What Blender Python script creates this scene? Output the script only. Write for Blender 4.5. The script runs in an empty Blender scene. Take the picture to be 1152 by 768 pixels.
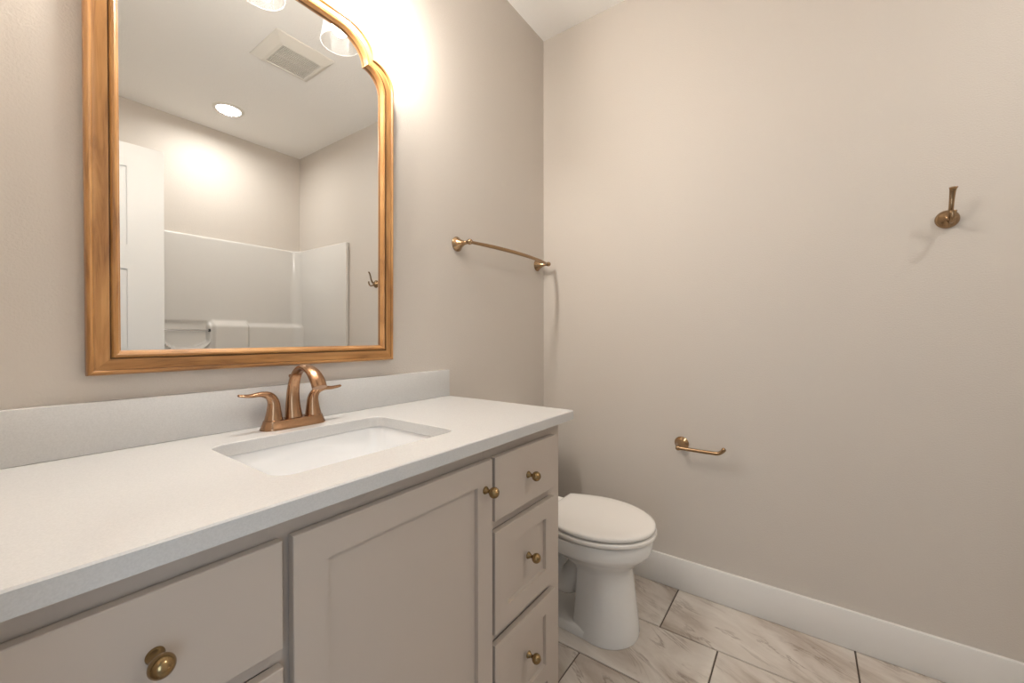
import bpy, bmesh, math, random
from mathutils import Vector, Matrix

# ------------------------------------------------------------------ camera, world, lights, exposure
sc = bpy.context.scene
C = sc.collection
PI = math.pi
cam_d = bpy.data.cameras.new('camera'); cam = bpy.data.objects.new('camera', cam_d); C.objects.link(cam)
cam_d.sensor_fit = 'HORIZONTAL'; cam_d.sensor_width = 36.0
cam_d.lens = 453.2989 / 1152 * 36.0
cam_d.clip_start = 0.02
_y, _p, _r = math.radians(35.9827), math.radians(-0.5913), math.radians(-0.0594)
d = Vector((math.cos(_y), math.sin(_y), 0)); r = Vector((math.sin(_y), -math.cos(_y), 0)); u = Vector((0, 0, 1))
d2 = d*math.cos(_p) + u*math.sin(_p); u2 = u*math.cos(_p) - d*math.sin(_p)
r3 = r*math.cos(_r) + u2*math.sin(_r); u3 = u2*math.cos(_r) - r*math.sin(_r)
M = Matrix.Identity(4)
for i in range(3):
    M[i][0], M[i][1], M[i][2] = r3[i], u3[i], -d2[i]
M[0][3], M[1][3], M[2][3] = -1.8964, -1.162, 1.1281
cam.matrix_world = M
sc.camera = cam

sc.view_settings.view_transform = 'Standard'
sc.view_settings.look = 'None'
sc.view_settings.gamma = 1.0
sc.view_settings.use_curve_mapping = False
sc.view_settings.exposure = 0.56

BULB = 320.0            # radiance of the three vanity bulbs
DOWNLIGHT = 9.0       # radiance of the recessed lamp lens
DAY = 10.0             # watts of the added daylight lamp at the unseen hall's far end
DAY2 = 4.0            # watts of the added daylight lamp in the unseen hall facing the doorway
BULB_COL = (1.0, 0.94, 0.87)
DOWN_COL = (1.0, 0.97, 0.93)
DOWN_W = 7.0          # watts of the recessed downlight
DAY_COL = (0.62, 0.81, 1.0)

w = bpy.data.worlds.new('world'); sc.world = w; w.use_nodes = True
w.node_tree.nodes['Background'].inputs[0].default_value = (0.70, 0.84, 1.0, 1)
w.node_tree.nodes['Background'].inputs[1].default_value = 1.0

def area(name, loc, size, sy, power, col, rot):
    l = bpy.data.lights.new(name, 'AREA'); l.shape = 'RECTANGLE'; l.size = size; l.size_y = sy
    l.energy = power; l.color = col
    o = bpy.data.objects.new(name, l); o.location = loc; o.rotation_euler = rot; C.objects.link(o); return o
area('added_hall_daylight_far', (-2.78, -2.69, 1.35), 1.1, 1.5, DAY, DAY_COL, (PI/2, 0, 0))  # added lamp in the unseen hall, aimed to cool the back wall
area('added_hall_daylight_west', (-3.40, -1.04, 1.00), 0.9, 0.5, DAY2, (0.66, 0.82, 1.0), (0, -PI/2, 0))  # added lamp facing the doorway, meant to brighten the ceiling; no glass door there

sc.cycles.max_bounces = 10
sc.cycles.diffuse_bounces = 5
sc.cycles.glossy_bounces = 5
sc.cycles.transparent_max_bounces = 16
sc.cycles.sample_clamp_indirect = 6.0
sc.cycles.caustics_reflective = True

# ------------------------------------------------------------------ room numbers (metres)
H = 2.743; XL = -2.01; YF = -2.72; WT = 0.12
ZC = 0.8968                          # counter top
DY0, DY1, DZ = -1.66, -0.86, 2.05    # doorway in wall_left
XT = -1.53; YT = -1.90               # end and front of the tub alcove

# ------------------------------------------------------------------ materials
def mat(name, col, rough=0.5, metal=0.0, spec=0.5, coat=0.0, coat_rough=0.05):
    m = bpy.data.materials.new(name); m.use_nodes = True
    b = m.node_tree.nodes['Principled BSDF']
    b.inputs['Base Color'].default_value = (*col, 1)
    b.inputs['Roughness'].default_value = rough
    b.inputs['Metallic'].default_value = metal
    b.inputs['Specular IOR Level'].default_value = spec
    b.inputs['Coat Weight'].default_value = coat
    b.inputs['Coat Roughness'].default_value = coat_rough
    return m
def nd(m, t, **kw):
    n = m.node_tree.nodes.new(t)
    for k, v in kw.items():
        if k in n.inputs: n.inputs[k].default_value = v
        else: setattr(n, k, v)
    return n
def lk(m, a, b): m.node_tree.links.new(a, b)
def bump(m, scale, strength, dist, detail=2.0, vec='Object', stretch=(1, 1, 1)):
    b = m.node_tree.nodes['Principled BSDF']
    tc = nd(m, 'ShaderNodeTexCoord'); mp = nd(m, 'ShaderNodeMapping'); mp.inputs['Scale'].default_value = stretch
    n = nd(m, 'ShaderNodeTexNoise', Scale=scale, Detail=detail)
    bp = nd(m, 'ShaderNodeBump', Strength=strength, Distance=dist)
    lk(m, tc.outputs[vec], mp.inputs[0]); lk(m, mp.outputs[0], n.inputs['Vector']); lk(m, n.outputs['Fac'], bp.inputs['Height']); lk(m, bp.outputs[0], b.inputs['Normal'])
    return n
def varied(m, c1, c2, scale, detail=3.0, lo=0.35, hi=0.65, stretch=(1, 1, 1)):
    """two true colours of one material mottled together"""
    b = m.node_tree.nodes['Principled BSDF']
    tc = nd(m, 'ShaderNodeTexCoord'); mp = nd(m, 'ShaderNodeMapping'); mp.inputs['Scale'].default_value = stretch
    n = nd(m, 'ShaderNodeTexNoise', Scale=scale, Detail=detail)
    cr = nd(m, 'ShaderNodeValToRGB'); cr.color_ramp.elements[0].position = lo; cr.color_ramp.elements[1].position = hi
    cr.color_ramp.elements[0].color = (*c1, 1); cr.color_ramp.elements[1].color = (*c2, 1)
    lk(m, tc.outputs['Object'], mp.inputs[0]); lk(m, mp.outputs[0], n.inputs['Vector']); lk(m, n.outputs['Fac'], cr.inputs[0]); lk(m, cr.outputs[0], b.inputs['Base Color'])

m_wall = mat('greige_wall_paint', (0.605, 0.556, 0.503), 0.55, spec=0.3); bump(m_wall, 230, 0.35, 0.0025)
m_ceil = mat('textured_ceiling_paint', (0.89, 0.875, 0.85), 0.85, spec=0.2); bump(m_ceil, 150, 0.5, 0.004, 4)
m_trim = mat('white_trim_paint', (0.78, 0.76, 0.73), 0.35)
m_door = mat('white_door_paint', (0.71, 0.71, 0.70), 0.38)
m_quartz = mat('white_quartz', (0.84, 0.82, 0.79), 0.22, spec=0.5); varied(m_quartz, (0.60, 0.595, 0.585), (0.645, 0.64, 0.63), 420, 3)
m_cab = mat('taupe_cabinet_paint', (0.53, 0.46, 0.40), 0.42); bump(m_cab, 900, 0.05, 0.0005)
m_cab_in = mat('cabinet_interior', (0.20, 0.165, 0.135), 0.6)
m_porc = mat('white_porcelain', (0.83, 0.82, 0.80), 0.08, spec=0.6)
m_sink = mat('bright_white_porcelain', (0.88, 0.885, 0.89), 0.08, spec=0.6)
m_seat = mat('white_seat_plastic', (0.84, 0.81, 0.77), 0.22)
m_acryl = mat('white_gelcoat_acrylic', (0.65, 0.63, 0.60), 0.12, spec=0.5)
m_bronze = mat('champagne_bronze', (0.40, 0.235, 0.135), 0.24, metal=1.0); bump(m_bronze, 60, 0.04, 0.0005, 2, stretch=(1, 1, 12))
m_brass = mat('antique_brass', (0.33, 0.225, 0.11), 0.20, metal=1.0)
m_satin = mat('satin_bronze', (0.37, 0.245, 0.14), 0.20, metal=1.0)
m_chrome = mat('chrome', (0.75, 0.75, 0.76), 0.10, metal=1.0)
m_dark = mat('dark_rubber', (0.02, 0.02, 0.02), 0.5)
m_grout = mat('dark_grout', (0.10, 0.075, 0.06), 0.9)
m_vent = mat('vent_plastic', (0.76, 0.73, 0.67), 0.45)
m_ventdark = mat('vent_cavity_shade', (0.07, 0.055, 0.04), 0.9)  # shade inside the shallow vent is put into this colour
m_mirror = mat('mirror_silver', (0.90, 0.905, 0.895), 0.0, metal=1.0)
m_hallwall = mat('hall_wall_paint', (0.66, 0.65, 0.63), 0.6)

def emit(name, col, st):
    m = bpy.data.materials.new(name); m.use_nodes = True; nt = m.node_tree
    nt.nodes.remove(nt.nodes['Principled BSDF'])
    e = nt.nodes.new('ShaderNodeEmission'); e.inputs[0].default_value = (*col, 1); e.inputs[1].default_value = st
    nt.links.new(e.outputs[0], nt.nodes['Material Output'].inputs[0]); return m
m_bulb = emit('lit_bulb', BULB_COL, BULB)
m_lens = emit('lit_downlight_lens', DOWN_COL, DOWNLIGHT)

def thin_glass(name='thin_clear_glass', haze=0.0):
    m = bpy.data.materials.new(name); m.use_nodes = True; nt = m.node_tree
    nt.nodes.remove(nt.nodes['Principled BSDF'])
    t = nt.nodes.new('ShaderNodeBsdfTransparent'); t.inputs[0].default_value = (0.965, 0.965, 0.96, 1)
    g = nt.nodes.new('ShaderNodeBsdfGlossy'); g.inputs['Roughness'].default_value = 0.04
    f = nt.nodes.new('ShaderNodeLayerWeight'); f.inputs[0].default_value = 0.10
    mx = nt.nodes.new('ShaderNodeMixShader')
    tl = nt.nodes.new('ShaderNodeBsdfTranslucent'); tl.inputs[0].default_value = (1, 1, 1, 1); m2 = nt.nodes.new('ShaderNodeMixShader'); m2.inputs[0].default_value = haze
    tc = nt.nodes.new('ShaderNodeTexCoord'); n = nt.nodes.new('ShaderNodeTexNoise'); n.inputs['Scale'].default_value = 60
    bp = nt.nodes.new('ShaderNodeBump'); bp.inputs['Strength'].default_value = 0.3; bp.inputs['Distance'].default_value = 0.003
    nt.links.new(tc.outputs['Object'], n.inputs['Vector']); nt.links.new(n.outputs[0], bp.inputs['Height'])
    nt.links.new(bp.outputs[0], g.inputs['Normal'])
    nt.links.new(f.outputs['Facing'], mx.inputs[0]); nt.links.new(t.outputs[0], m2.inputs[1]); nt.links.new(tl.outputs[0], m2.inputs[2]); nt.links.new(m2.outputs[0], mx.inputs[1]); nt.links.new(g.outputs[0], mx.inputs[2])
    nt.links.new(mx.outputs[0], nt.nodes['Material Output'].inputs[0]); return m
m_glass = thin_glass()
m_shade = thin_glass('seeded_shade_glass', 0.014)
m_rim = thin_glass('ground_glass_rim', 0.14)

def wood():
    m = mat('golden_stained_wood', (0.4, 0.2, 0.07), 0.33, spec=0.5)
    b = m.node_tree.nodes['Principled BSDF']
    tc = nd(m, 'ShaderNodeTexCoord')
    mp = nd(m, 'ShaderNodeMapping'); mp.inputs['Scale'].default_value = (5, 55, 1)
    n = nd(m, 'ShaderNodeTexNoise', Scale=1.0, Detail=6.0, Roughness=0.62, Distortion=0.7)
    mp2 = nd(m, 'ShaderNodeMapping'); mp2.inputs['Scale'].default_value = (3, 9, 1)
    n2 = nd(m, 'ShaderNodeTexNoise', Scale=1.0, Detail=3.0)
    cr = nd(m, 'ShaderNodeValToRGB'); e = cr.color_ramp.elements
    e[0].position = 0.33; e[0].color = (0.12, 0.045, 0.012, 1); e[1].position = 0.66; e[1].color = (0.62, 0.335, 0.125, 1)
    k = e.new(0.47); k.color = (0.40, 0.19, 0.060, 1)
    mx = nd(m, 'ShaderNodeMath', operation='MULTIPLY_ADD'); mx.inputs[1].default_value = 0.55
    sb = nd(m, 'ShaderNodeMath', operation='MULTIPLY'); sb.inputs[1].default_value = 0.45
    lk(m, tc.outputs['UV'], mp.inputs[0]); lk(m, mp.outputs[0], n.inputs['Vector'])
    lk(m, tc.outputs['UV'], mp2.inputs[0]); lk(m, mp2.outputs[0], n2.inputs['Vector'])
    lk(m, n2.outputs['Fac'], sb.inputs[0]); lk(m, n.outputs['Fac'], mx.inputs[0]); lk(m, sb.outputs[0], mx.inputs[2])
    lk(m, mx.outputs[0], cr.inputs[0]); lk(m, cr.outputs[0], b.inputs['Base Color'])
    bp = nd(m, 'ShaderNodeBump', Strength=0.15, Distance=0.001); lk(m, n.outputs['Fac'], bp.inputs['Height']); lk(m, bp.outputs[0], b.inputs['Normal'])
    return m
m_wood = wood()
m_groove = mat('dark_stain_in_the_grooves', (0.16, 0.07, 0.02), 0.4)

def tile():
    m = mat('veined_marble_tile', (0.6, 0.55, 0.5), 0.30, spec=0.4)
    b = m.node_tree.nodes['Principled BSDF']
    uv = nd(m, 'ShaderNodeTexCoord')
    rot = nd(m, 'ShaderNodeMapping'); rot.inputs['Rotation'].default_value = (0, 0, math.radians(24))
    # broad soft clouds
    mc = nd(m, 'ShaderNodeMapping'); mc.inputs['Scale'].default_value = (2.0, 7.0, 1)
    nc = nd(m, 'ShaderNodeTexNoise', Scale=1.0, Detail=5.0, Roughness=0.6, Distortion=0.8)
    crc = nd(m, 'ShaderNodeValToRGB'); e = crc.color_ramp.elements
    e[0].position = 0.30; e[0].color = (0.40, 0.33, 0.27, 1); e[1].position = 0.66; e[1].color = (0.70, 0.65, 0.59, 1)
    k = e.new(0.46); k.color = (0.58, 0.52, 0.46, 1)
    # thin veins: ridges of a stretched, distorted noise
    mv = nd(m, 'ShaderNodeMapping'); mv.inputs['Scale'].default_value = (1.8, 8.5, 1)
    nv = nd(m, 'ShaderNodeTexNoise', Scale=1.0, Detail=7.0, Roughness=0.6, Distortion=1.2)
    s = nd(m, 'ShaderNodeMath', operation='SUBTRACT'); s.inputs[1].default_value = 0.5
    a = nd(m, 'ShaderNodeMath', operation='ABSOLUTE')
    crv = nd(m, 'ShaderNodeValToRGB'); e = crv.color_ramp.elements
    e[0].position = 0.0; e[0].color = (1, 1, 1, 1); e[1].position = 0.028; e[1].color = (0, 0, 0, 1)
    nm = nd(m, 'ShaderNodeTexNoise', Scale=5.0, Detail=2.0)
    crm = nd(m, 'ShaderNodeValToRGB'); crm.color_ramp.elements[0].position = 0.44; crm.color_ramp.elements[1].position = 0.62
    mul = nd(m, 'ShaderNodeMath', operation='MULTIPLY'); mul2 = nd(m, 'ShaderNodeMath', operation='MULTIPLY'); mul2.inputs[1].default_value = 0.62
    mix = nd(m, 'ShaderNodeMix', data_type='RGBA')
    mix.inputs[7].default_value = (0.20, 0.14, 0.10, 1)
    lk(m, uv.outputs['UV'], rot.inputs[0])
    for mpn in (mc, mv): lk(m, rot.outputs[0], mpn.inputs[0])
    lk(m, mc.outputs[0], nc.inputs['Vector']); lk(m, nc.outputs['Fac'], crc.inputs[0])
    lk(m, mv.outputs[0], nv.inputs['Vector']); lk(m, nv.outputs['Fac'], s.inputs[0]); lk(m, s.outputs[0], a.inputs[0]); lk(m, a.outputs[0], crv.inputs[0])
    lk(m, rot.outputs[0], nm.inputs['Vector']); lk(m, nm.outputs['Fac'], crm.inputs[0])
    lk(m, crv.outputs[0], mul.inputs[0]); lk(m, crm.outputs[0], mul.inputs[1]); lk(m, mul.outputs[0], mul2.inputs[0])
    lk(m, mul2.outputs[0], mix.inputs[0]); lk(m, crc.outputs[0], mix.inputs[6]); lk(m, mix.outputs[2], b.inputs['Base Color'])
    return m
m_tile = tile()

# ------------------------------------------------------------------ mesh helpers
def finish(bm, angle=35):
    bmesh.ops.remove_doubles(bm, verts=bm.verts, dist=1e-6)
    bmesh.ops.recalc_face_normals(bm, faces=bm.faces)
    for f in bm.faces: f.smooth = True
    lim = math.radians(angle)
    for e in bm.edges:
        e.smooth = not (len(e.link_faces) == 2 and e.calc_face_angle(0) > lim)
def obj(name, bm, m, parent=None, angle=35, fin=True):
    if fin: finish(bm, angle)
    me = bpy.data.meshes.new(name); bm.to_mesh(me); bm.free()
    for mm in (m if isinstance(m, (list, tuple)) else [m]): me.materials.append(mm)
    o = bpy.data.objects.new(name, me); C.objects.link(o)
    if parent: o.parent = parent
    return o
def thing(name, label, cat, loc=(0, 0, 0), rotz=0.0, group=None):
    o = bpy.data.objects.new(name, None); C.objects.link(o); o.location = loc; o.rotation_euler = (0, 0, rotz)
    o.empty_display_size = 0.05
    return tag(o, label, cat, group)
def tag(o, label, cat, group=None):
    o['label'] = label; o['category'] = cat
    if group: o['group'] = group
    return o
def struct(name, bm, m, **k):
    o = obj(name, bm, m, **k); o['kind'] = 'structure'; return o
def box(bm, x0, x1, y0, y1, z0, z1, bev=0.0, seg=2):
    vs = [bm.verts.new((x, y, z)) for x in (x0, x1) for y in (y0, y1) for z in (z0, z1)]
    fs = [bm.faces.new([vs[i] for i in q]) for q in ((0, 1, 3, 2), (4, 6, 7, 5), (0, 4, 5, 1), (2, 3, 7, 6), (0, 2, 6, 4), (1, 5, 7, 3))]
    if bev > 0:
        es = set(e for f in fs for e in f.edges)
        bmesh.ops.bevel(bm, geom=list(es), offset=bev, segments=seg, profile=0.5, affect='EDGES')
    return bm
def nb(): return bmesh.new()
def loft(bm, rings, cap0=True, cap1=True, closed=True):
    vr = [[bm.verts.new(p) for p in rg] for rg in rings]
    n = len(vr[0])
    for a, b in zip(vr, vr[1:]):
        for i in range(n if closed else n-1):
            j = (i+1) % n
            bm.faces.new((a[i], a[j], b[j], b[i]))
    if cap0: bm.faces.new(list(reversed(vr[0])))
    if cap1: bm.faces.new(vr[-1])
    return vr
def frame_axes(axis):
    a = Vector(axis).normalized(); t = Vector((0, 0, 1)) if abs(a.z) < 0.9 else Vector((1, 0, 0))
    x = a.cross(t).normalized(); y = a.cross(x).normalized(); return a, x, y
def lathe(bm, prof, origin=(0, 0, 0), axis=(0, 0, 1), n=32, cap0=True, cap1=True):
    """prof: (radius, distance along the axis)"""
    a, x, y = frame_axes(axis); o = Vector(origin)
    rings = [[o + a*h + (x*math.cos(2*PI*i/n) + y*math.sin(2*PI*i/n))*max(rr, 1e-4) for i in range(n)] for rr, h in prof]
    loft(bm, rings, cap0, cap1)
def catmull(P, sub=8):
    P = [Vector(p) for p in P]; out = []
    for i in range(len(P)-1):
        p0 = P[max(i-1, 0)]; p1 = P[i]; p2 = P[i+1]; p3 = P[min(i+2, len(P)-1)]
        for s in range(sub):
            t = s/sub
            out.append(0.5*((2*p1) + (p2-p0)*t + (2*p0-5*p1+4*p2-p3)*t*t + (3*p1-p0-3*p2+p3)*t**3))
    out.append(P[-1]); return out
def sweep(bm, pts, sides, ups=None, sub=8, n=20, up=(0, 0, 1), round_end=True):
    """pts: centre line; sides: (half width, half thickness) per point; up fixes the cross-section's frame"""
    dim = len(pts[0])
    P = catmull([(*p,) for p in pts], sub); S = catmull([(a, b, 0) for a, b in sides], sub)
    up = Vector(up); rings = []
    for i, p in enumerate(P):
        t = (P[min(i+1, len(P)-1)] - P[max(i-1, 0)]).normalized()
        s = t.cross(up)
        if s.length < 1e-3: s = t.cross(Vector((0, 1, 0)))
        s.normalize(); q = s.cross(t).normalized()
        rings.append((p, t, s, q, S[i][0], S[i][1]))
    out = []
    def rg(p, s, q, a, b): return [p + s*a*math.cos(2*PI*k/n) + q*b*math.sin(2*PI*k/n) for k in range(n)]
    if round_end:
        p, t, s, q, a, b = rings[0]; m_ = min(a, b)
        for f in (0.15, 0.5, 0.8): out.append(rg(p - t*m_*math.sqrt(1-f*f)*0.6, s, q, a*f, b*f))
    for p, t, s, q, a, b in rings: out.append(rg(p, s, q, a, b))
    if round_end:
        p, t, s, q, a, b = rings[-1]; m_ = min(a, b)
        for f in (0.8, 0.5, 0.15): out.append(rg(p + t*m_*math.sqrt(1-f*f)*0.6, s, q, a*f, b*f))
    loft(bm, out)
def rrect(x0, x1, y0, y1, r_, z, n=6):
    out = []
    for cx, cy, a0 in ((x1-r_, y1-r_, 0), (x0+r_, y1-r_, PI/2), (x0+r_, y0+r_, PI), (x1-r_, y0+r_, 3*PI/2)):
        for i in range(n+1):
            a = a0 + i/n*PI/2; out.append(Vector((cx + r_*math.cos(a), cy + r_*math.sin(a), z)))
    return out
def copy_tree(o, parent=None):
    c = o.copy(); C.objects.link(c); c.parent = parent
    for ch in list(o.children): copy_tree(ch, c)
    return c

# ------------------------------------------------------------------ the room
def slab(x0, x1, y0, y1, z0, z1): return box(nb(), x0, x1, y0, y1, z0, z1)
struct('wall_back', slab(XL-WT, WT, 0, WT, -0.05, H+0.1), m_wall)
struct('wall_right', slab(0, WT, YF-WT, 0, -0.05, H+0.1), m_wall)
struct('wall_front', slab(XL-WT, 0, YF-WT, YF, -0.05, H+0.1), m_wall)
b = nb()
box(b, XL-WT, XL, DY1, 0, 0, H); box(b, XL-WT, XL, YF, DY0, 0, H); box(b, XL-WT, XL, DY0, DY1, DZ, H)
struct('wall_left', b, m_wall)
b = nb(); box(b, XL, XT-0.0, YF, YT+0.0, 0, H)
struct('wall_tub_end', b, m_wall)
struct('ceiling', slab(-3.6, WT, YF-WT, 0.5, H, H+0.1), m_ceil)

# floor: rows of long tiles running along y, laid in a third-offset pattern over the grout bed
b = nb(); uvl = b.loops.layers.uv.new('UVMap')
box(b, -3.6, WT, YF-WT, 0.5, -0.06, -0.0035)
for f in b.faces: f.material_index = 1
rnd = random.Random(4)
TW, TL, G = 0.2975, 0.6035, 0.0022
for row in range(0, 13):
    x1 = 0.0 - row*TW + 0.0; x0 = x1 - TW
    if x0 < -3.6: break
    y = -0.711 - row*0.2035 + 0.6035*4
    while y > YF - 0.7:
        ya, yb = y - TL + G, y - G
        yb = min(yb, 0.49); ya = max(ya, YF - WT + 0.01)
        if yb - ya > 0.01:
            xa, xb = x0 + G, min(x1 - G, 0.1)
            ou, ov = rnd.uniform(0, 60), rnd.uniform(0, 60); flip = rnd.choice((0, 0, 1))
            e = 0.0012
            bot = [(xa, ya), (xb, ya), (xb, yb), (xa, yb)]; top = [(xa+e, ya+e), (xb-e, ya+e), (xb-e, yb-e), (xa+e, yb-e)]
            vb = [b.verts.new((*p, -0.0036)) for p in bot]; vt = [b.verts.new((*p, 0.0)) for p in top]
            fs = [b.faces.new(vt)] + [b.faces.new((vb[i], vb[(i+1) % 4], vt[(i+1) % 4], vt[i])) for i in range(4)]
            for f in fs:
                for lp in f.loops:
                    co = lp.vert.co; uu = co.y + ou; vv = -co.x + ov
                    lp[uvl].uv = (uu, vv)
        y -= TL
bmesh.ops.recalc_face_normals(b, faces=b.faces)
struct('floor', b, [m_tile, m_grout], fin=False)

# baseboards: square-edged boards with an eased top edge
def baseboard(name, x0, x1, y0, y1):
    struct(name, box(nb(), x0, x1, y0, y1, 0.001, 0.139, 0.0022, 2), m_trim)
baseboard('baseboard_right', -0.014, 0.0, YT, 0.0)
baseboard('baseboard_back', -0.775, -0.0145, -0.014, 0.0)
baseboard('baseboard_left', XL, XL+0.014, DY1+0.07, -0.60)
# door casing round the doorway, both sides of the wall
b = nb()
for xa, xb in ((XL, XL+0.018), (XL-WT-0.018, XL-WT)):
    box(b, xa, xb, DY1, DY1+0.062, 0, DZ+0.062, 0.002); box(b, xa, xb, DY0-0.062, DY0, 0, DZ+0.062, 0.002); box(b, xa, xb, DY0, DY1, DZ, DZ+0.062, 0.002)
struct('trim_1', b, m_trim)
# unseen hall beyond the doorway; its windows are added for the daylight lamps
b = nb()
box(b, -3.55, -3.43, -2.84, 0.5, 0, 0.53); box(b, -3.55, -3.43, -2.84, 0.5, 1.47, H); box(b, -3.55, -3.43, -2.84, -1.31, 0.53, 1.47); box(b, -3.55, -3.43, -0.77, 0.5, 0.53, 1.47)
struct('wall_hall', b, m_hallwall)
b = nb()
for y0, y1, z0, z1 in ((-1.31, -1.27, .53, 1.47), (-.81, -.77, .53, 1.47), (-1.27, -.81, .53, .57), (-1.27, -.81, 1.43, 1.47)):
    box(b, -3.53, -3.46, y0, y1, z0, z1, 0.002)
wn = struct('added_window_2', b, m_trim)  # unseen window, added to house the lamp facing the doorway
g = obj('pane', box(nb(), -3.502, -3.498, -1.28, -0.80, 0.56, 1.44), m_glass); g.parent = wn
struct('wall_hall_near', slab(-3.43, XL-WT, 0.38, 0.5, 0, H), m_hallwall)
b = nb()
box(b, -3.43, XL-WT, -2.84, -2.72, 0, 0.55); box(b, -3.43, XL-WT, -2.84, -2.72, 2.15, H); box(b, -3.43, -3.38, -2.84, -2.72, 0.55, 2.15); box(b, -2.18, XL-WT, -2.84, -2.72, 0.55, 2.15)
struct('wall_hall_far', b, m_hallwall)
b = nb()
for x0, x1, z0, z1 in ((-3.38, -3.32, .55, 2.15), (-2.24, -2.18, .55, 2.15), (-3.32, -2.24, .55, .61), (-3.32, -2.24, 2.09, 2.15), (-3.32, -2.24, 1.33, 1.37)):
    box(b, x0, x1, -2.80, -2.74, z0, z1, 0.002)
wn = struct('added_window_1', b, m_trim)  # unseen window, added where its light reaches the back wall
g = obj('pane', box(nb(), -3.33, -2.23, -2.772, -2.768, 0.60, 2.10), m_glass); g.parent = wn

# ------------------------------------------------------------------ vanity cabinet
VX0, VX1 = -1.970, -0.774; VYF = -0.529; VT = 0.019; VZ1 = 0.8683
vx = (VX0+VX1)/2
van = thing('bathroom_vanity', 'taupe shaker vanity cabinet with brass knobs under the white counter', 'vanity cabinet', (vx, -0.27, 0))
def L(x): return x - vx
oy = 0.27
b = nb()
box(b, L(VX0), L(VX0)+0.018, -0.51+oy, 0.0+oy-0.001, 0, VZ1); box(b, L(VX1)-0.018, L(VX1), -0.51+oy, -0.001+oy, 0.0, VZ1, 0.0008)
box(b, L(VX0)+.018, L(VX1)-.018, -0.51+oy, oy-0.001, 0.10, 0.118); box(b, L(VX0)+.018, L(VX1)-.018, -0.007+oy, oy-0.001, 0.118, VZ1)
box(b, L(VX0)+.018, L(VX1)-.018, -0.46+oy, -0.445+oy, 0.0, 0.10)
# face frame
yf0, yf1 = VYF+oy, -0.51+oy
for xa, xb in ((VX0, -1.905), (-1.632, -1.597), (-1.145, -1.112), (-0.842, VX1)): box(b, L(xa), L(xb), yf0, yf1, 0.0 if xa in (VX0, -0.842) else 0.10, VZ1, 0.0006, 1)
for za, zb in ((0.822, VZ1), (0.10, 0.13)): box(b, L(VX0)+.05, L(VX1)-.05, yf0+0.0002, yf1, za, zb)
for xa, xb in ((-1.905, -1.632), (-1.112, -0.842)):
    for za, zb in ((0.645, 0.680), (0.362, 0.397)): box(b, L(xa)-.002, L(xb)+.002, yf0+0.0002, yf1, za, zb)
# partitions
for xa in (-1.62, -1.135): box(b, L(xa), L(xa)+.015, -0.51+oy, -0.01+oy, 0.118, 0.70)
obj('cabinet_body', b, m_cab, van)
def knob(parent, x, z, y=None):
    b = nb()
    prof = [(0.0095, 0), (0.0095, 0.0015), (0.0080, 0.004), (0.0050, 0.009), (0.0044, 0.012), (0.0050, 0.0145)]
    R = 0.0132; c = 0.0145 + 0.0122
    for i in range(1, 15):
        a = -PI/2 + 0.40 + (PI - 0.40)*i/14
        prof.append((max(R*math.cos(a), 0.0001), c + R*math.sin(a)*0.95))
    lathe(b, prof, (0, 0, 0), (0, -1, 0), 28)
    o = obj('knob', b, m_brass, parent, angle=50); o.location = (x, VYF - VT + oy - 0.0004 if y is None else y, z); o['label'] = 'round brass knob'
def front(name, x0, x1, z0, z1, rail=None, knob_at=None):
    yb = VYF + oy - 0.0040; t = VT - 0.0034   # fronts stand a hair off the face frame
    def rr(i, y): return [Vector((x, y, z)) for x, z in ((L(x0)+i, z0+i), (L(x1)-i, z0+i), (L(x1)-i, z1-i), (L(x0)+i, z1-i))]
    rings = [rr(0, yb), rr(0, yb-t+0.0012), rr(0.0012, yb-t)]
    if rail:
        rings += [rr(rail, yb-t), rr(rail+0.0015, yb-t+0.0095)]
    b = nb(); loft(b, rings)
    o = obj(name, b, m_cab, van, angle=25)
    if knob_at: knob(o, L(knob_at[0]), knob_at[1])
    return o
for (xa, xb) in ((-1.1225, -0.8298), (-1.9155, -1.6205)):
    xc = (xa+xb)/2
    front('drawer', xa, xb, 0.6740, 0.8318, None, (xc + (0.0045 if xa < -1.5 else 0), 0.7565 if xa < -1.5 else 0.751))
    front('drawer', xa, xb, 0.3905, 0.6465, 0.052, (xc, 0.5275))
    front('drawer', xa, xb, 0.1080, 0.3640, 0.052, (xc, 0.2520))
front('door', -1.6055, -1.1330, 0.1080, 0.8318, 0.0545, (-1.1600, 0.764))

# ------------------------------------------------------------------ counter with sink cut-out, backsplash
CX0, CX1, CYF = -2.009, -0.7458, -0.5698
SX0, SX1, SY0, SY1 = -1.588, -1.168, -0.462, -0.1434
def plate(bm, outer, inner, flip=False):
    vo = [bm.verts.new(p) for p in outer]; vi = [bm.verts.new(p) for p in inner]
    es = [bm.edges.new((vo[i], vo[(i+1) % len(vo)])) for i in range(len(vo))] + [bm.edges.new((vi[i], vi[(i+1) % len(vi)])) for i in range(len(vi))]
    bmesh.ops.triangle_fill(bm, use_beauty=True, edges=es)
b = nb(); e = 0.0025; zt, zb = ZC, 0.8685
o_t = rrect(CX0+e, CX1-e, CYF+e, -0.0205, 0.003, zt, 3); o_m = rrect(CX0, CX1, CYF, -0.0005, 0.004, zt-e, 3)
o_t = rrect(CX0+e, CX1-e, CYF+e, -0.001, 0.003, zt, 3)
i_t = rrect(SX0-0.0015, SX1+0.0015, SY0-0.0015, SY1+0.0015, 0.034, zt, 8); i_m = rrect(SX0, SX1, SY0, SY1, 0.033, zt-0.0015, 8)
plate(b, o_t, i_t)
o_b = rrect(CX0, CX1, CYF, -0.0005, 0.004, zb, 3); i_b = rrect(SX0, SX1, SY0, SY1, 0.033, zb, 8)
plate(b, o_b, i_b)
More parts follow.
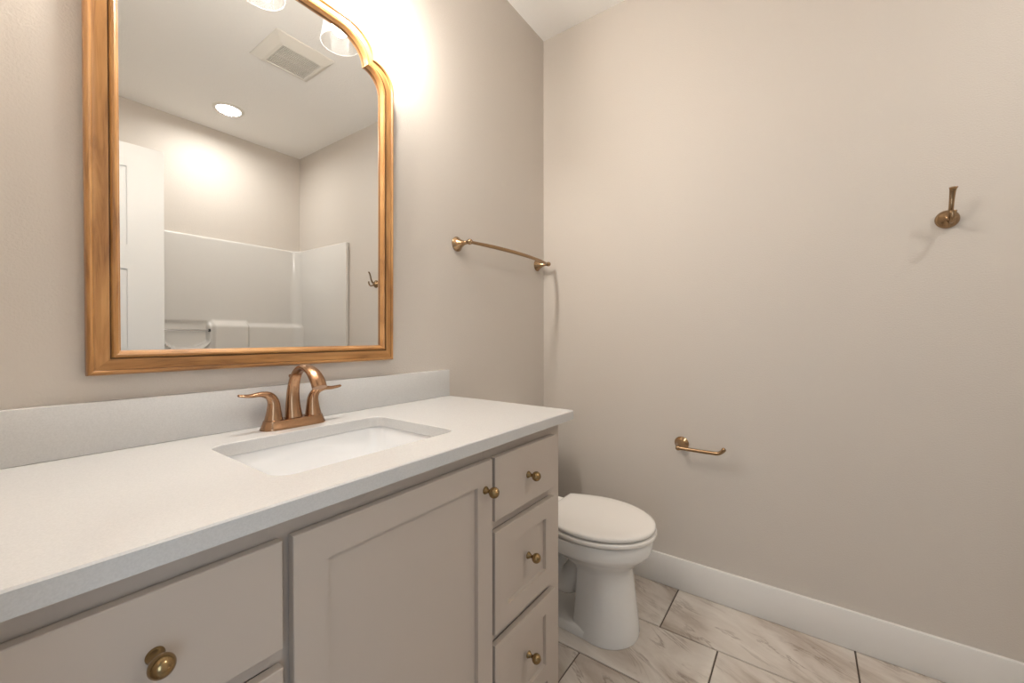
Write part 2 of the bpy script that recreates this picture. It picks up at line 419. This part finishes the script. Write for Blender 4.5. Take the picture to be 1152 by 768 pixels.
loft(b, [o_t, o_m, o_b], False, False); loft(b, [i_t, i_m, i_b], False, False)
tag(obj('countertop', b, m_quartz, angle=30), 'long white quartz countertop with a rectangular sink cut-out', 'countertop')
tag(obj('backsplash', box(nb(), CX0, CX1, -0.0200, -0.0005, ZC+0.0004, ZC+0.1028, 0.0015), m_quartz), 'low white quartz backsplash strip along the wall behind the faucet', 'backsplash')

# ------------------------------------------------------------------ undermount sink
sk = thing('undermount_sink', 'rectangular white porcelain sink set below the quartz counter', 'sink', ((SX0+SX1)/2, (SY0+SY1)/2, 0.70))
hx, hy = (SX1-SX0)/2, (SY1-SY0)/2
def sr(o, rad, z): return rrect(-hx-o, hx+o, -hy-o, hy+o, rad, z-0.70, 8)
zt = 0.8680
rings = [sr(0.020, 0.045, zt-0.012), sr(0.020, 0.045, zt-0.001), sr(0.019, 0.045, zt), sr(0.006, 0.038, zt), sr(0.0035, 0.036, zt-0.004), sr(0.000, 0.04, 0.82), sr(-0.008, 0.05, 0.78),
         sr(-0.022, 0.06, 0.752), sr(-0.045, 0.07, 0.738), sr(-0.09, 0.065, 0.732), sr(-0.13, 0.028, 0.729)]
b = nb(); loft(b, rings, False, True)
outer = [sr(0.020, 0.045, zt-0.012), sr(0.010, 0.045, 0.80), sr(-0.010, 0.06, 0.745), sr(-0.06, 0.06, 0.722), sr(-0.13, 0.028, 0.715)]
loft(b, outer, False, True)
obj('basin', b, m_sink, sk, angle=60)
b = nb(); lathe(b, [(0.022, 0), (0.0225, 0.002), (0.020, 0.0035), (0.016, 0.0025), (0.0145, 0.001), (0.0145, 0.004), (0.008, 0.006), (0.0001, 0.0065)], (0, 0, 0.0295), n=32)
obj('drain', b, m_bronze, sk)['label'] = 'bronze drain ring'

# ------------------------------------------------------------------ faucet
FX, FY = -1.3780, -0.078
fc = thing('bathroom_faucet', 'bronze two-handle centerset faucet on the counter behind the sink', 'faucet', (FX, FY, ZC+0.0004))
def oval(hx_, hy_, z, n=48):
    out = []
    for i in range(n):
        a = 2*PI*i/n; c, s = math.cos(a), math.sin(a)
        x = (hx_-hy_)*(1 if c > 0 else -1)*min(1, abs(c)*6) + hy_*c
        out.append(Vector((x, hy_*s, z)))
    return out
b = nb(); loft(b, [oval(0.081, 0.0290, 0.0), oval(0.081, 0.0290, 0.0025), oval(0.0785, 0.0265, 0.008), oval(0.0755, 0.0238, 0.0165), oval(0.0742, 0.0226, 0.0215), oval(0.0725, 0.021, 0.0225)])
obj('base_plate', b, m_bronze, fc, angle=40)
# spout: broad ribbon-like tube rising, arching over and down, widening at the mouth
b = nb()
sweep(b, [(0, 0.002, 0.021), (0, 0.006, 0.060), (0, 0.002, 0.102), (0, -0.017, 0.138), (0, -0.052, 0.155), (0, -0.090, 0.148), (0, -0.116, 0.128), (0, -0.128, 0.109)],
      [(0.0190, 0.0215), (0.0150, 0.0175), (0.0120, 0.0150), (0.0090, 0.0140), (0.0085, 0.0150), (0.0100, 0.0165), (0.0125, 0.0180), (0.0130, 0.0180)], up=(1, 0, 0), sub=8, n=28, round_end=False)
obj('spout', b, m_bronze, fc, angle=50)
b = nb(); lathe(b, [(0.0045, 0), (0.0022, 0.004), (0.0022, 0.008), (0.0035, 0.010), (0.0035, 0.014), (0.0001, 0.016)], (0, 0.0190, 0.118), (0, 0.12, 1), 16)
obj('drain_lift_rod', b, m_bronze, fc)
for s in (-1, 1):
    hx0 = s*0.0508
    b = nb()
    lathe(b, [(0.0222, 0.0215), (0.0222, 0.0230), (0.0208, 0.0238)], (hx0, 0, 0), n=32)
    h = obj('handle', b, m_bronze, fc, angle=50)
    b = nb()
    sweep(b, [(hx0, 0, 0.0236), (hx0 - s*0.001, 0, 0.046), (hx0 - s*0.000, 0, 0.068), (hx0 + s*0.009, 0, 0.084), (hx0 + s*0.028, 0, 0.0905), (hx0 + s*0.052, -0.001, 0.0895), (hx0 + s*0.071, -0.002, 0.0915), (hx0 + s*0.078, -0.002, 0.0930)],
          [(0.0205, 0.0205), (0.0165, 0.0160), (0.0135, 0.0135), (0.0105, 0.0110), (0.0068, 0.0098), (0.0048, 0.0100), (0.0038, 0.0095), (0.0030, 0.0065)], up=(0, 1, 0) , sub=8, n=24)
    lv = obj('lever', b, m_bronze, h, angle=50)

# ------------------------------------------------------------------ wall mirror
MX = -1.3833; TILT = 0.0091; MZ0 = 1.052
mr = thing('wall_mirror', 'tall mirror in a golden wood frame with stepped arched top corners', 'mirror', (MX, -0.0115, MZ0))
mr.rotation_euler = (TILT, 0, 0)
def mpath(hw, z0, zs, xk, zk, xt, ztop, n=10):
    """bottom-left, bottom-right, up the side, quarter arc shoulder to the kink, quarter arc to the flat top"""
    R = [(hw, zs)] + [(xk + (hw-xk)*math.cos(PI/2*i/n), zs + (zk-zs)*math.sin(PI/2*i/n)) for i in range(1, n+1)]
    R += [(xt + (xk-xt)*math.cos(PI/2*i/n), zk + (ztop-zk)*math.sin(PI/2*i/n)) for i in range(1, n+1)]
    Lf = [(-x, z) for x, z in reversed(R)]
    return [(-hw, z0), (hw, z0)] + R + Lf
out_p = mpath(0.3640, 1.0525, 1.957, 0.2890, 2.027, 0.195, 2.103)
inn_p = mpath(0.3135, 1.1025, 1.915, 0.2550, 1.988, 0.160, 2.063)
segm = []
n_ = 10
for i in range(len(out_p)):
    if i == 0: segm.append(0)                  # bottom
    elif i == 1: segm.append(1)                # right side
    elif i < 2+n_: segm.append(2)
    elif i < 2+2*n_: segm.append(3)
    elif i == 2+2*n_: segm.append(4)           # top
    elif i <= 2+3*n_: segm.append(5)
    elif i <= 2+4*n_: segm.append(6)
    else: segm.append(7)
prof = [(0.0, 0.000), (0.0, 0.0150), (0.012, 0.0185), (0.05, 0.0215), (0.10, 0.0230), (0.16, 0.0225), (0.195, 0.0205), (0.21, 0.0178), (0.25, 0.0172), (0.40, 0.0178), (0.55, 0.0192), (0.645, 0.0210), (0.665, 0.0165), (0.685, 0.0165),
        (0.70, 0.0205), (0.75, 0.0240), (0.82, 0.0250), (0.89, 0.0225), (0.93, 0.0175), (0.95, 0.0140), (0.985, 0.0125), (1.0, 0.0085), (1.0, 0.0045)]
b = nb(); uvl = b.loops.layers.uv.new('UVMap'); N = len(out_p)
cum = [0]
for i in range(N):
    p, q = out_p[i], out_p[(i+1) % N]; cum.append(cum[-1] + math.hypot(q[0]-p[0], q[1]-p[1]))
V = []
for i in range(N):
    row = []
    for s, h in prof:
        x = out_p[i][0]*(1-s) + inn_p[i][0]*s; z = out_p[i][1]*(1-s) + inn_p[i][1]*s
        row.append(b.verts.new((x, 0.0075-h, z-MZ0)))
    V.append(row)
K = len(prof)
for i in range(N):
    j = (i+1) % N; nsub = 1
    for k in range(K-1):
        f = b.faces.new((V[i][k], V[j][k], V[j][k+1], V[i][k+1]))
        so = segm[i]*3.7
        if k in (6, 11, 12, 20): f.material_index = 1
        for lp, (uu, vv) in zip(f.loops, ((cum[i], k), (cum[i+1], k), (cum[i+1], k+1), (cum[i], k+1))):
            lp[uvl].uv = (uu + so, prof[vv][0]*0.052 + prof[vv][1]*0.6 + segm[i]*0.31)
    f = b.faces.new((V[i][K-1], V[j][K-1], V[j][0], V[i][0]))
    for lp in f.loops: lp[uvl].uv = (0, 0)
obj('mirror_frame', b, [m_wood, m_groove], mr, angle=32)
b = nb()
g_p = [((o_[0]*0.25 + i_[0]*0.75), (o_[1]*0.25 + i_[1]*0.75)) for o_, i_ in zip(out_p, inn_p)]
loft(b, [[Vector((x, 0.0025, z-MZ0)) for x, z in g_p], [Vector((x, -0.0015, z-MZ0)) for x, z in g_p]])
obj('mirror_glass', b, m_mirror, mr, angle=10)

# ------------------------------------------------------------------ vanity light
LX, LY, LZ = -1.3835, -0.130, 2.0955
vl = thing('vanity_light', 'three-light bronze vanity fixture with clear glass shades above the mirror', 'light fixture', (LX, 0, LZ))
b = nb()
rings = []
def rz(x0, x1, z0, z1, rad, y): return [Vector((p.x, y, p.y)) for p in rrect(x0, x1, z0, z1, rad, 0, 6)]
loft(b, [rz(-0.29, 0.29, 0.175, 0.235, 0.012, -0.0005), rz(-0.29, 0.29, 0.175, 0.235, 0.012, -0.014), rz(-0.284, 0.284, 0.181, 0.229, 0.010, -0.020)])
obj('backplate', b, m_satin, vl)
for k in (-1, 0, 1):
    x = 0.2395*k
    b = nb(); sweep(b, [(x, -0.018, 0.205), (x, -0.070, 0.205), (x, -0.115, 0.203), (x, -0.130, 0.188), (x, -0.130, 0.160)], [(0.0065, 0.0065)]*5, up=(1, 0, 0), n=14, round_end=False)
    arm = obj('arm', b, m_satin, vl)
    b = nb(); lathe(b, [(0.010, 0.172), (0.016, 0.168), (0.0215, 0.158), (0.0225, 0.120), (0.020, 0.116), (0.017, 0.100), (0.0165, 0.094)], (x, LY, 0), n=28)
    obj('socket', b, m_satin, vl)
    b = nb()
    lathe(b, [(0.0225, 0.1235), (0.034, 0.1235), (0.0400, 0.121), (0.0425, 0.116), (0.0605, 0.0015), (0.0600, 0.0), (0.0582, 0.0004), (0.0578, 0.0020), (0.0402, 0.1145), (0.0385, 0.1185), (0.034, 0.1210), (0.0225, 0.1210)], (x, LY, 0), n=48, cap0=False, cap1=False)
    for f in b.faces:
        if f.calc_center_median().z < 0.0018: f.material_index = 1
    obj('glass_shade', b, [m_shade, m_rim], vl, angle=40)
    b = nb()
    pr_ = [(0.0125, 0.100), (0.013, 0.092)]
    for i in range(0, 13):
        a = 0.55 + (PI-0.55)*i/12
        pr_.append((max(0.0265*math.sin(a), 0.0002), 0.052 + 0.0265*math.cos(a)))
    lathe(b, pr_, (x, LY, 0), n=24)
    obj('bulb', b, m_bulb, vl, angle=60)

# ------------------------------------------------------------------ ceiling fixtures
dl = thing('recessed_downlight', 'small round lit downlight in the ceiling over the tub', 'ceiling light', (-0.724, -2.284, H))
b = nb(); lathe(b, [(0.075, -0.0005), (0.097, -0.0005), (0.0965, -0.004), (0.090, -0.0085), (0.078, -0.0095), (0.0745, -0.006)], n=64, cap0=False, cap1=False)
obj('trim_ring', b, m_vent, dl)
b = nb(); lathe(b, [(0.0755, -0.0012), (0.0755, -0.0062), (0.06, -0.0070), (0.0002, -0.0072)], n=48); obj('lens', b, m_lens, dl)
_l = bpy.data.lights.new('downlight_lamp', 'AREA'); _l.shape = 'DISK'; _l.size = 0.14; _l.spread = math.radians(168); _l.energy = DOWN_W; _l.color = DOWN_COL
_o = bpy.data.objects.new('downlight_lamp', _l); C.objects.link(_o); _o.location = (-0.724, -2.284, H-0.012)

vt = thing('exhaust_vent', 'square cream exhaust fan cover with a slotted grille on the ceiling', 'exhaust vent', (-0.7277, -1.3235, H))
def rq(hx_, hy_, z, cx=0.0, cy=0.0): return [Vector((cx+x*hx_, cy+y*hy_, z)) for x, y in ((-1, -1), (1, -1), (1, 1), (-1, 1))]
gx, gy = 0.1065, 0.1030; gcx, gcy = 0.0117, -0.018
b = nb()
loft(b, [rq(0.1640, 0.1660, -0.0006), rq(0.1640, 0.1660, -0.0045), rq(gx+0.018, gy+0.018, -0.0225, gcx, gcy), rq(gx+0.002, gy+0.002, -0.0235, gcx, gcy), rq(gx, gy, -0.0215, gcx, gcy), rq(gx, gy, -0.0100, gcx, gcy)], False, False)
obj('cover', b, m_vent, vt, angle=8)
b = nb()
NS = 22
for i in range(NS):
    x = gcx - gx + (i+0.5)*2*gx/NS
    box(b, x-0.0013, x+0.0013, gcy-gy, gcy+gy, -0.0215, -0.0150)
for i in range(1, 14):
    y = gcy - gy + i*2*gy/14; hw = 0.0035 if i == 7 else 0.0011
    box(b, gcx-gx, gcx+gx, y-hw, y+hw, -0.0205, -0.0155)
obj('grille', b, m_vent, vt)
b = nb(); box(b, gcx-gx, gcx+gx, gcy-gy, gcy+gy, -0.0095, -0.0006)  # solid plate; its dark colour stands in for the duct's shade
obj('duct_shade_plate', b, m_ventdark, vt)['label'] = 'dark plate behind the grille, coloured as the shaded opening'

# ------------------------------------------------------------------ towel bar, hook, paper holder
tb = thing('towel_bar', 'curved bronze towel bar on the wall right of the mirror', 'towel bar', (-0.3755, 0, 1.512))
hl = 0.3065
for s in (-1, 1):
    b = nb()
    lathe(b, [(0.0300, 0.0006), (0.0305, 0.003), (0.0285, 0.006), (0.0245, 0.010), (0.0180, 0.020), (0.0125, 0.032), (0.0085, 0.044), (0.0070, 0.050), (0.0085, 0.052), (0.0072, 0.054), (0.0068, 0.060), (0.0095, 0.063), (0.0115, 0.068), (0.0118, 0.073), (0.0100, 0.079), (0.0055, 0.083), (0.0002, 0.0845)], (s*hl, 0, 0), (0, -1, 0), 36)
    obj('mounting_post', b, m_satin, tb, angle=40)
b = nb(); sweep(b, [(-hl+0.005, -0.070, 0), (-hl*0.66, -0.086, 0), (-hl*0.33, -0.096, 0), (0, -0.0995, 0), (hl*0.33, -0.096, 0), (hl*0.66, -0.086, 0), (hl-0.005, -0.070, 0)], [(0.0062, 0.0062), (0.0078, 0.0078), (0.0082, 0.0082), (0.0083, 0.0083), (0.0082, 0.0082), (0.0078, 0.0078), (0.0062, 0.0062)], n=18)
obj('bar', b, m_satin, tb)

rh = thing('robe_hook', 'bronze double robe hook on the blank wall right of the corner', 'hook', (0, -1.5350, 1.510))
b = nb(); lathe(b, [(0.0290, 0.0006), (0.0295, 0.003), (0.0285, 0.007), (0.0250, 0.012), (0.0185, 0.018), (0.0120, 0.023), (0.0085, 0.028), (0.0002, 0.031)], (0, 0, 0), (-1, 0, 0), 36)
obj('wall_rosette', b, m_satin, rh, angle=40)
b = nb(); sweep(b, [(-0.020, 0, 0.000), (-0.036, 0, 0.010), (-0.047, 0, 0.030), (-0.054, 0, 0.055), (-0.0620, 0, 0.076), (-0.070, 0, 0.084)], [(0.0065, 0.0068), (0.0062, 0.0066), (0.0054, 0.0062), (0.0048, 0.0066), (0.0040, 0.0078), (0.0030, 0.0105)], up=(0, 1, 0), n=18)
obj('upper_prong', b, m_satin, rh)
b = nb(); sweep(b, [(-0.022, 0, 0.000), (-0.034, 0, -0.014), (-0.052, 0, -0.018), (-0.0635, 0, -0.010), (-0.068, 0, 0.004), (-0.069, 0, 0.012)], [(0.0060, 0.0060), (0.0052, 0.0056), (0.0048, 0.0054), (0.0046, 0.0056), (0.0040, 0.0070), (0.0030, 0.0090)], up=(0, 1, 0), n=18)
obj('lower_prong', b, m_satin, rh)

tp = thing('toilet_paper_holder', 'bronze open-arm toilet paper holder on the wall above the toilet', 'toilet paper holder', (0, -0.7210, 0.6560))
b = nb(); lathe(b, [(0.0300, 0.0006), (0.0305, 0.003), (0.0285, 0.006), (0.0245, 0.010), (0.0180, 0.020), (0.0125, 0.032), (0.0085, 0.044), (0.0070, 0.050), (0.0080, 0.054), (0.0105, 0.058), (0.0115, 0.064), (0.0105, 0.070), (0.0060, 0.0745), (0.0002, 0.076)], (0, 0, 0), (-1, 0, -0.11), 36)
obj('mounting_post', b, m_satin, tp, angle=40)
b = nb(); sweep(b, [(-0.064, -0.002, -0.0075), (-0.064, -0.060, -0.008), (-0.064, -0.120, -0.008), (-0.064, -0.152, -0.007), (-0.064, -0.169, 0.002), (-0.064, -0.178, 0.014)], [(0.0078, 0.0078)]*5 + [(0.0088, 0.0088)], n=18, up=(1, 0, 0))
obj('arm', b, m_satin, tp)

# ------------------------------------------------------------------ toilet
to = thing('toilet', 'white elongated toilet with closed lid between vanity and wall', 'toilet', (-0.415, -0.02, 0))
OY = 0.02
def egg(yb, yf, wb, W, yc, z, n=14, m_=22, corner=0.012):
    R = []
    for i in range(n):
        t = i/n; hwid = wb + (W-wb)*math.sin(t*PI/2)
        hwid -= corner*max(0, 1-t/0.08)**2 if t < 0.08 else 0
        R.append((hwid, yb + (yc-yb)*t))
    F = [(W*math.cos(PI*i/m_), yc + (yf-yc)*math.sin(PI*i/m_)) for i in range(m_+1)]
    Lf = [(-x, y) for x, y in reversed(R)]
    return [Vector((x, y + OY, z)) for x, y in R + F + Lf]
b = nb()
# bowl and front column: one lofted body
rings = [egg(-0.435, -0.664, 0.092, 0.122, -0.545, 0.001), egg(-0.435, -0.666, 0.093, 0.123, -0.545, 0.012), egg(-0.438, -0.662, 0.092, 0.119, -0.545, 0.05),
         egg(-0.445, -0.654, 0.090, 0.112, -0.545, 0.12), egg(-0.448, -0.645, 0.088, 0.105, -0.545, 0.19), egg(-0.448, -0.640, 0.086, 0.101, -0.545, 0.240), egg(-0.440, -0.640, 0.086, 0.101, -0.54, 0.255),
         egg(-0.40, -0.648, 0.090, 0.108, -0.53, 0.270), egg(-0.33, -0.668, 0.100, 0.126, -0.51, 0.288), egg(-0.24, -0.690, 0.110, 0.150, -0.50, 0.308), egg(-0.15, -0.704, 0.118, 0.170, -0.49, 0.323),
         egg(-0.10, -0.709, 0.12, 0.1780, -0.485, 0.331), egg(-0.06, -0.711, 0.12, 0.1800, -0.485, 0.338), egg(-0.05, -0.716, 0.12, 0.1840, -0.485, 0.380), egg(-0.05, -0.713, 0.117, 0.181, -0.485, 0.384), egg(-0.06, -0.69, 0.10, 0.16, -0.485, 0.385)]
loft(b, rings)
# foot plinth behind the column
loft(b, [egg(-0.10, -0.655, 0.085, 0.116, -0.50, 0.001), egg(-0.10, -0.655, 0.085, 0.116, -0.50, 0.026), egg(-0.105, -0.645, 0.078, 0.108, -0.50, 0.035), egg(-0.12, -0.6, 0.06, 0.08, -0.50, 0.037)])
# trapway bulge snaking down from the bowl to the foot
sweep(b, [(0, -0.46+OY, 0.25), (0, -0.39+OY, 0.14), (0, -0.32+OY, 0.15), (0, -0.27+OY, 0.25), (0, -0.20+OY, 0.27), (0, -0.17+OY, 0.18), (0, -0.19+OY, 0.03)],
      [(0.055, 0.06), (0.055, 0.062), (0.055, 0.060), (0.055, 0.060), (0.055, 0.060), (0.055, 0.065), (0.06, 0.075)], up=(1, 0, 0), n=24)
obj('bowl', b, m_porc, to, angle=50)
st = nb(); loft(st, [egg(-0.315, -0.705, 0.115, 0.168, -0.50, 0.3915, corner=0.006), egg(-0.299, -0.726, 0.132, 0.189, -0.50, 0.3925, corner=0.006), egg(-0.298, -0.728, 0.134, 0.191, -0.50, 0.397, corner=0.006), egg(-0.298, -0.728, 0.134, 0.191, -0.50, 0.4035, corner=0.006), egg(-0.299, -0.7265, 0.1325, 0.1895, -0.50, 0.4062, corner=0.006), egg(-0.301, -0.723, 0.130, 0.186, -0.50, 0.4075, corner=0.006), egg(-0.325, -0.690, 0.105, 0.153, -0.50, 0.4080, corner=0.006)])
obj('seat', st, m_seat, to, angle=60)
for s_ in (-1, 1):
    for yy in (-0.40, -0.66):
        b = nb(); lathe(b, [(0.008, 0), (0.008, 0.009)], (s_*(0.14 if yy > -0.5 else 0.075), yy+OY, 0.3835), n=16); obj('bumper', b, m_seat, to)
ld = nb(); loft(ld, [egg(-0.325, -0.700, 0.120, 0.165, -0.50, 0.4138, corner=0.005), egg(-0.311, -0.7225, 0.136, 0.1855, -0.50, 0.4142, corner=0.005), egg(-0.310, -0.7240, 0.137, 0.187, -0.50, 0.4160, corner=0.005), egg(-0.310, -0.7240, 0.137, 0.187, -0.50, 0.4230, corner=0.005), egg(-0.313, -0.722, 0.136, 0.1845, -0.50, 0.4275, corner=0.005), egg(-0.320, -0.712, 0.130, 0.176, -0.50, 0.4295, corner=0.005), egg(-0.345, -0.68, 0.10, 0.145, -0.50, 0.4305, corner=0.004)])
obj('lid', ld, m_seat, to, angle=60)
for s in (-1, 1):
    b = nb(); box(b, s*0.075-0.022, s*0.075+0.022, -0.304+OY, -0.262+OY, 0.3885, 0.418, 0.006, 3); obj('hinge', b, m_seat, to)
b = nb(); loft(b, [rrect(-0.185, 0.185, -0.185+OY, -0.012+OY, 0.03, 0.3885), rrect(-0.20, 0.20, -0.195+OY, -0.008+OY, 0.035, 0.43), rrect(-0.21, 0.21, -0.200+OY, -0.006+OY, 0.035, 0.70)])
obj('tank', b, m_porc, to, angle=60)
b = nb(); loft(b, [rrect(-0.216, 0.216, -0.207+OY, -0.002+OY, 0.03, 0.7005), rrect(-0.214, 0.214, -0.21+OY, -0.001+OY, 0.03, 0.706), rrect(-0.214, 0.214, -0.21+OY, -0.001+OY, 0.03, 0.728), rrect(-0.212, 0.212, -0.204+OY, -0.004+OY, 0.03, 0.735)])
obj('tank_lid', b, m_porc, to, angle=60)
b = nb(); lathe(b, [(0.012, 0), (0.012, 0.008), (0.006, 0.012), (0.006, 0.02)], (-0.15, -0.198+OY, 0.655), (0, -1, 0), 20); sweep(b, [(-0.15, -0.218+OY, 0.655), (-0.11, -0.222+OY, 0.650), (-0.075, -0.224+OY, 0.645)], [(0.006, 0.006), (0.007, 0.005), (0.009, 0.004)], n=14)
obj('flush_lever', b, m_chrome, to)
for s in (-1, 1):
    b = nb(); lathe(b, [(0.013, 0), (0.013, 0.006), (0.009, 0.013), (0.0002, 0.016)], (s*0.088, -0.30+OY, 0.0395), n=20); obj('bolt_cap', b, m_seat, to)

# ------------------------------------------------------------------ tub and surround
def sm(t): t = max(0.0, min(1.0, t)); return t*t*(3-2*t)
tbx = thing('bathtub', 'white alcove bathtub along the wall opposite the mirror', 'bathtub', (XT/2, (YF+YT)/2, 0))
hx_, hy_ = -XT/2 - 0.003, (YT-YF)/2 - 0.003
def tr(i, rad, z): return rrect(-hx_+i, hx_-i, -hy_+i, hy_-i, rad, z, 8)
b = nb()
loft(b, [tr(0, 0.01, 0.001), tr(0, 0.01, 0.44), tr(0.004, 0.012, 0.452), tr(0.012, 0.015, 0.455), tr(0.070, 0.09, 0.455), tr(0.082, 0.10, 0.448), tr(0.092, 0.11, 0.40), tr(0.115, 0.13, 0.20), tr(0.15, 0.15, 0.13), tr(0.22, 0.14, 0.11)])
obj('tub_shell', b, m_acryl, tbx, angle=40)
b = nb(); box(b, -hx_+0.12, hx_-0.12, hy_-0.001, hy_+0.0025, 0.06, 0.38, 0.002); obj('apron_panel', b, m_acryl, tbx)
b = nb(); lathe(b, [(0.03, 0), (0.03, 0.004), (0.02, 0.006), (0.0002, 0.006)], (-hx_+0.30, 0, 0.1103)); obj('drain', b, m_chrome, tbx)

# surround: back wall as a moulded relief with corner columns, side walls, soap niche
ST = 1.872; XS0 = XT + 0.001; XS1 = -0.001; YB = YF + 0.001; Z0 = 0.457
def relief(x, z):
    dpt = 0.028
    dpt += 0.034*(1-sm((z-1.172)/0.030))                                   # thicker lower section with a ledge on top
    blk = sm((x+0.715)/0.022)*(1-sm((x+0.468)/0.022))
    dpt += blk*0.030*(1-sm((z-1.196)/0.022))                               # raised seat-back block
    blk2 = sm((x+1.27)/0.022)*(1-sm((x+1.03)/0.022)); dpt += blk2*0.030*(1-sm((z-1.196)/0.022))
    nx = (x+0.873)/0.150                                                   # soap niche between the blocks
    if abs(nx) < 1:
        floor_z = 0.985 + 0.075*abs(nx)**3
        inside = sm((z-floor_z)/0.020)*sm((1-abs(nx))/0.12)
        dpt = dpt*(1-inside) + 0.020*inside if z < 1.20 else dpt
        dpt += 0.030*sm(1-abs(z-floor_z+0.004)/0.030)*sm((1-abs(nx))/0.05)
    cr_ = 0.075                                                            # coved corners
    for e_ in (XS1-0.028, XS0+0.028):
        t = abs(x-e_)
        if t < cr_: dpt += cr_ - math.sqrt(max(0, cr_**2 - (cr_-t)**2))
    return dpt
b = nb()
xs = [XS0 + 0.028 + (XS1-XS0-0.056)*i/240 for i in range(241)]
zs = [Z0 + (ST-0.006-Z0)*i/120 for i in range(121)]
G_ = [[b.verts.new((x, YB + relief(x, z), z)) for z in zs] for x in xs]
for i in range(240):
    for j in range(120): b.faces.new((G_[i][j], G_[i+1][j], G_[i+1][j+1], G_[i][j+1]))
tp1 = [b.verts.new((xs[i], YB + relief(xs[i], zs[-1]) - 0.006, ST)) for i in range(241)]; tp2 = [b.verts.new((xs[i], YB, ST)) for i in range(241)]
bt2 = [b.verts.new((xs[i], YB, Z0)) for i in range(241)]
for i in range(240):
    b.faces.new((G_[i][-1], G_[i+1][-1], tp1[i+1], tp1[i])); b.faces.new((tp1[i], tp1[i+1], tp2[i+1], tp2[i])); b.faces.new((G_[i][0], G_[i+1][0], bt2[i+1], bt2[i]))
# side walls
for s, xo in ((1, XS1), (-1, XS0)):
    xa = xo - s*0.028
    box(b, min(xa, xo), max(xa, xo), YB, YT-0.003-0.0, Z0, ST, 0.006, 3)
sr_ = thing('tub_surround', 'glossy white moulded shower surround above the bathtub', 'tub surround', (0, 0, 0))
obj('wall_panel', b, m_acryl, sr_, angle=50)
b = nb(); sweep(b, [(-1.022, YB+0.066, 1.138), (-0.873, YB+0.066, 1.138), (-0.724, YB+0.066, 1.138)], [(0.007, 0.007)]*3, n=16, round_end=False)
obj('grab_bar', b, m_chrome, sr_)
for s in (-0.730, -1.016):
    b = nb(); lathe(b, [(0.012, -0.006), (0.012, 0.006)], (s, YB+0.066, 1.138), (1, 0, 0), 16); obj('bar_end', b, m_dark, sr_)['label'] = 'dark end cap of the bar'

# ------------------------------------------------------------------ door leaf, opened into the room
ang = math.radians(4.5)
DL = 0.762
lf = thing('door_leaf', '', 'door')
lf.name = 'door_1'; del lf['label']; del lf['category']; lf['kind'] = 'structure'
hx0, hy0 = XL + 0.024, -1.553
ang = math.atan2(-1.493 - hy0, -1.2775 - hx0); DL = math.hypot(-1.493 - hy0, -1.2775 - hx0)
lf.location = (hx0, hy0, 0.008); lf.rotation_euler = (0, 0, ang)
b = nb(); T = 0.035; DH = 2.024
box(b, 0.01, DL-0.01, -T/2-0.009, -T/2+0.009, 0.01, DH-0.01)
def rail(x0, x1, z0, z1): box(b, x0, x1, -T, 0.0, z0, z1)
sw = 0.136
rail(0, sw, 0, DH); rail(DL-sw, DL, 0, DH); rail(sw, DL-sw, 1.913, DH); rail(sw, DL-sw, 1.424, 1.540); rail(sw, DL-sw, 0, 0.24)
rail(DL/2-0.055, DL/2+0.055, 0.24, 1.424)
obj('leaf', b, m_door, lf, angle=30)
for s in (1, -1):
    b = nb(); y0 = 0.0005 if s > 0 else -T-0.0005
    lathe(b, [(0.032, 0), (0.032, 0.006), (0.012, 0.010), (0.011, 0.035)], (DL-0.07, y0, 0.93), (0, s, 0), 28)
    sweep(b, [(DL-0.07, y0+s*0.035, 0.93), (DL-0.11, y0+s*0.040, 0.93), (DL-0.18, y0+s*0.036, 0.928)], [(0.010, 0.008), (0.009, 0.007), (0.008, 0.006)], n=16)
    obj('door_handle', b, m_satin, lf)
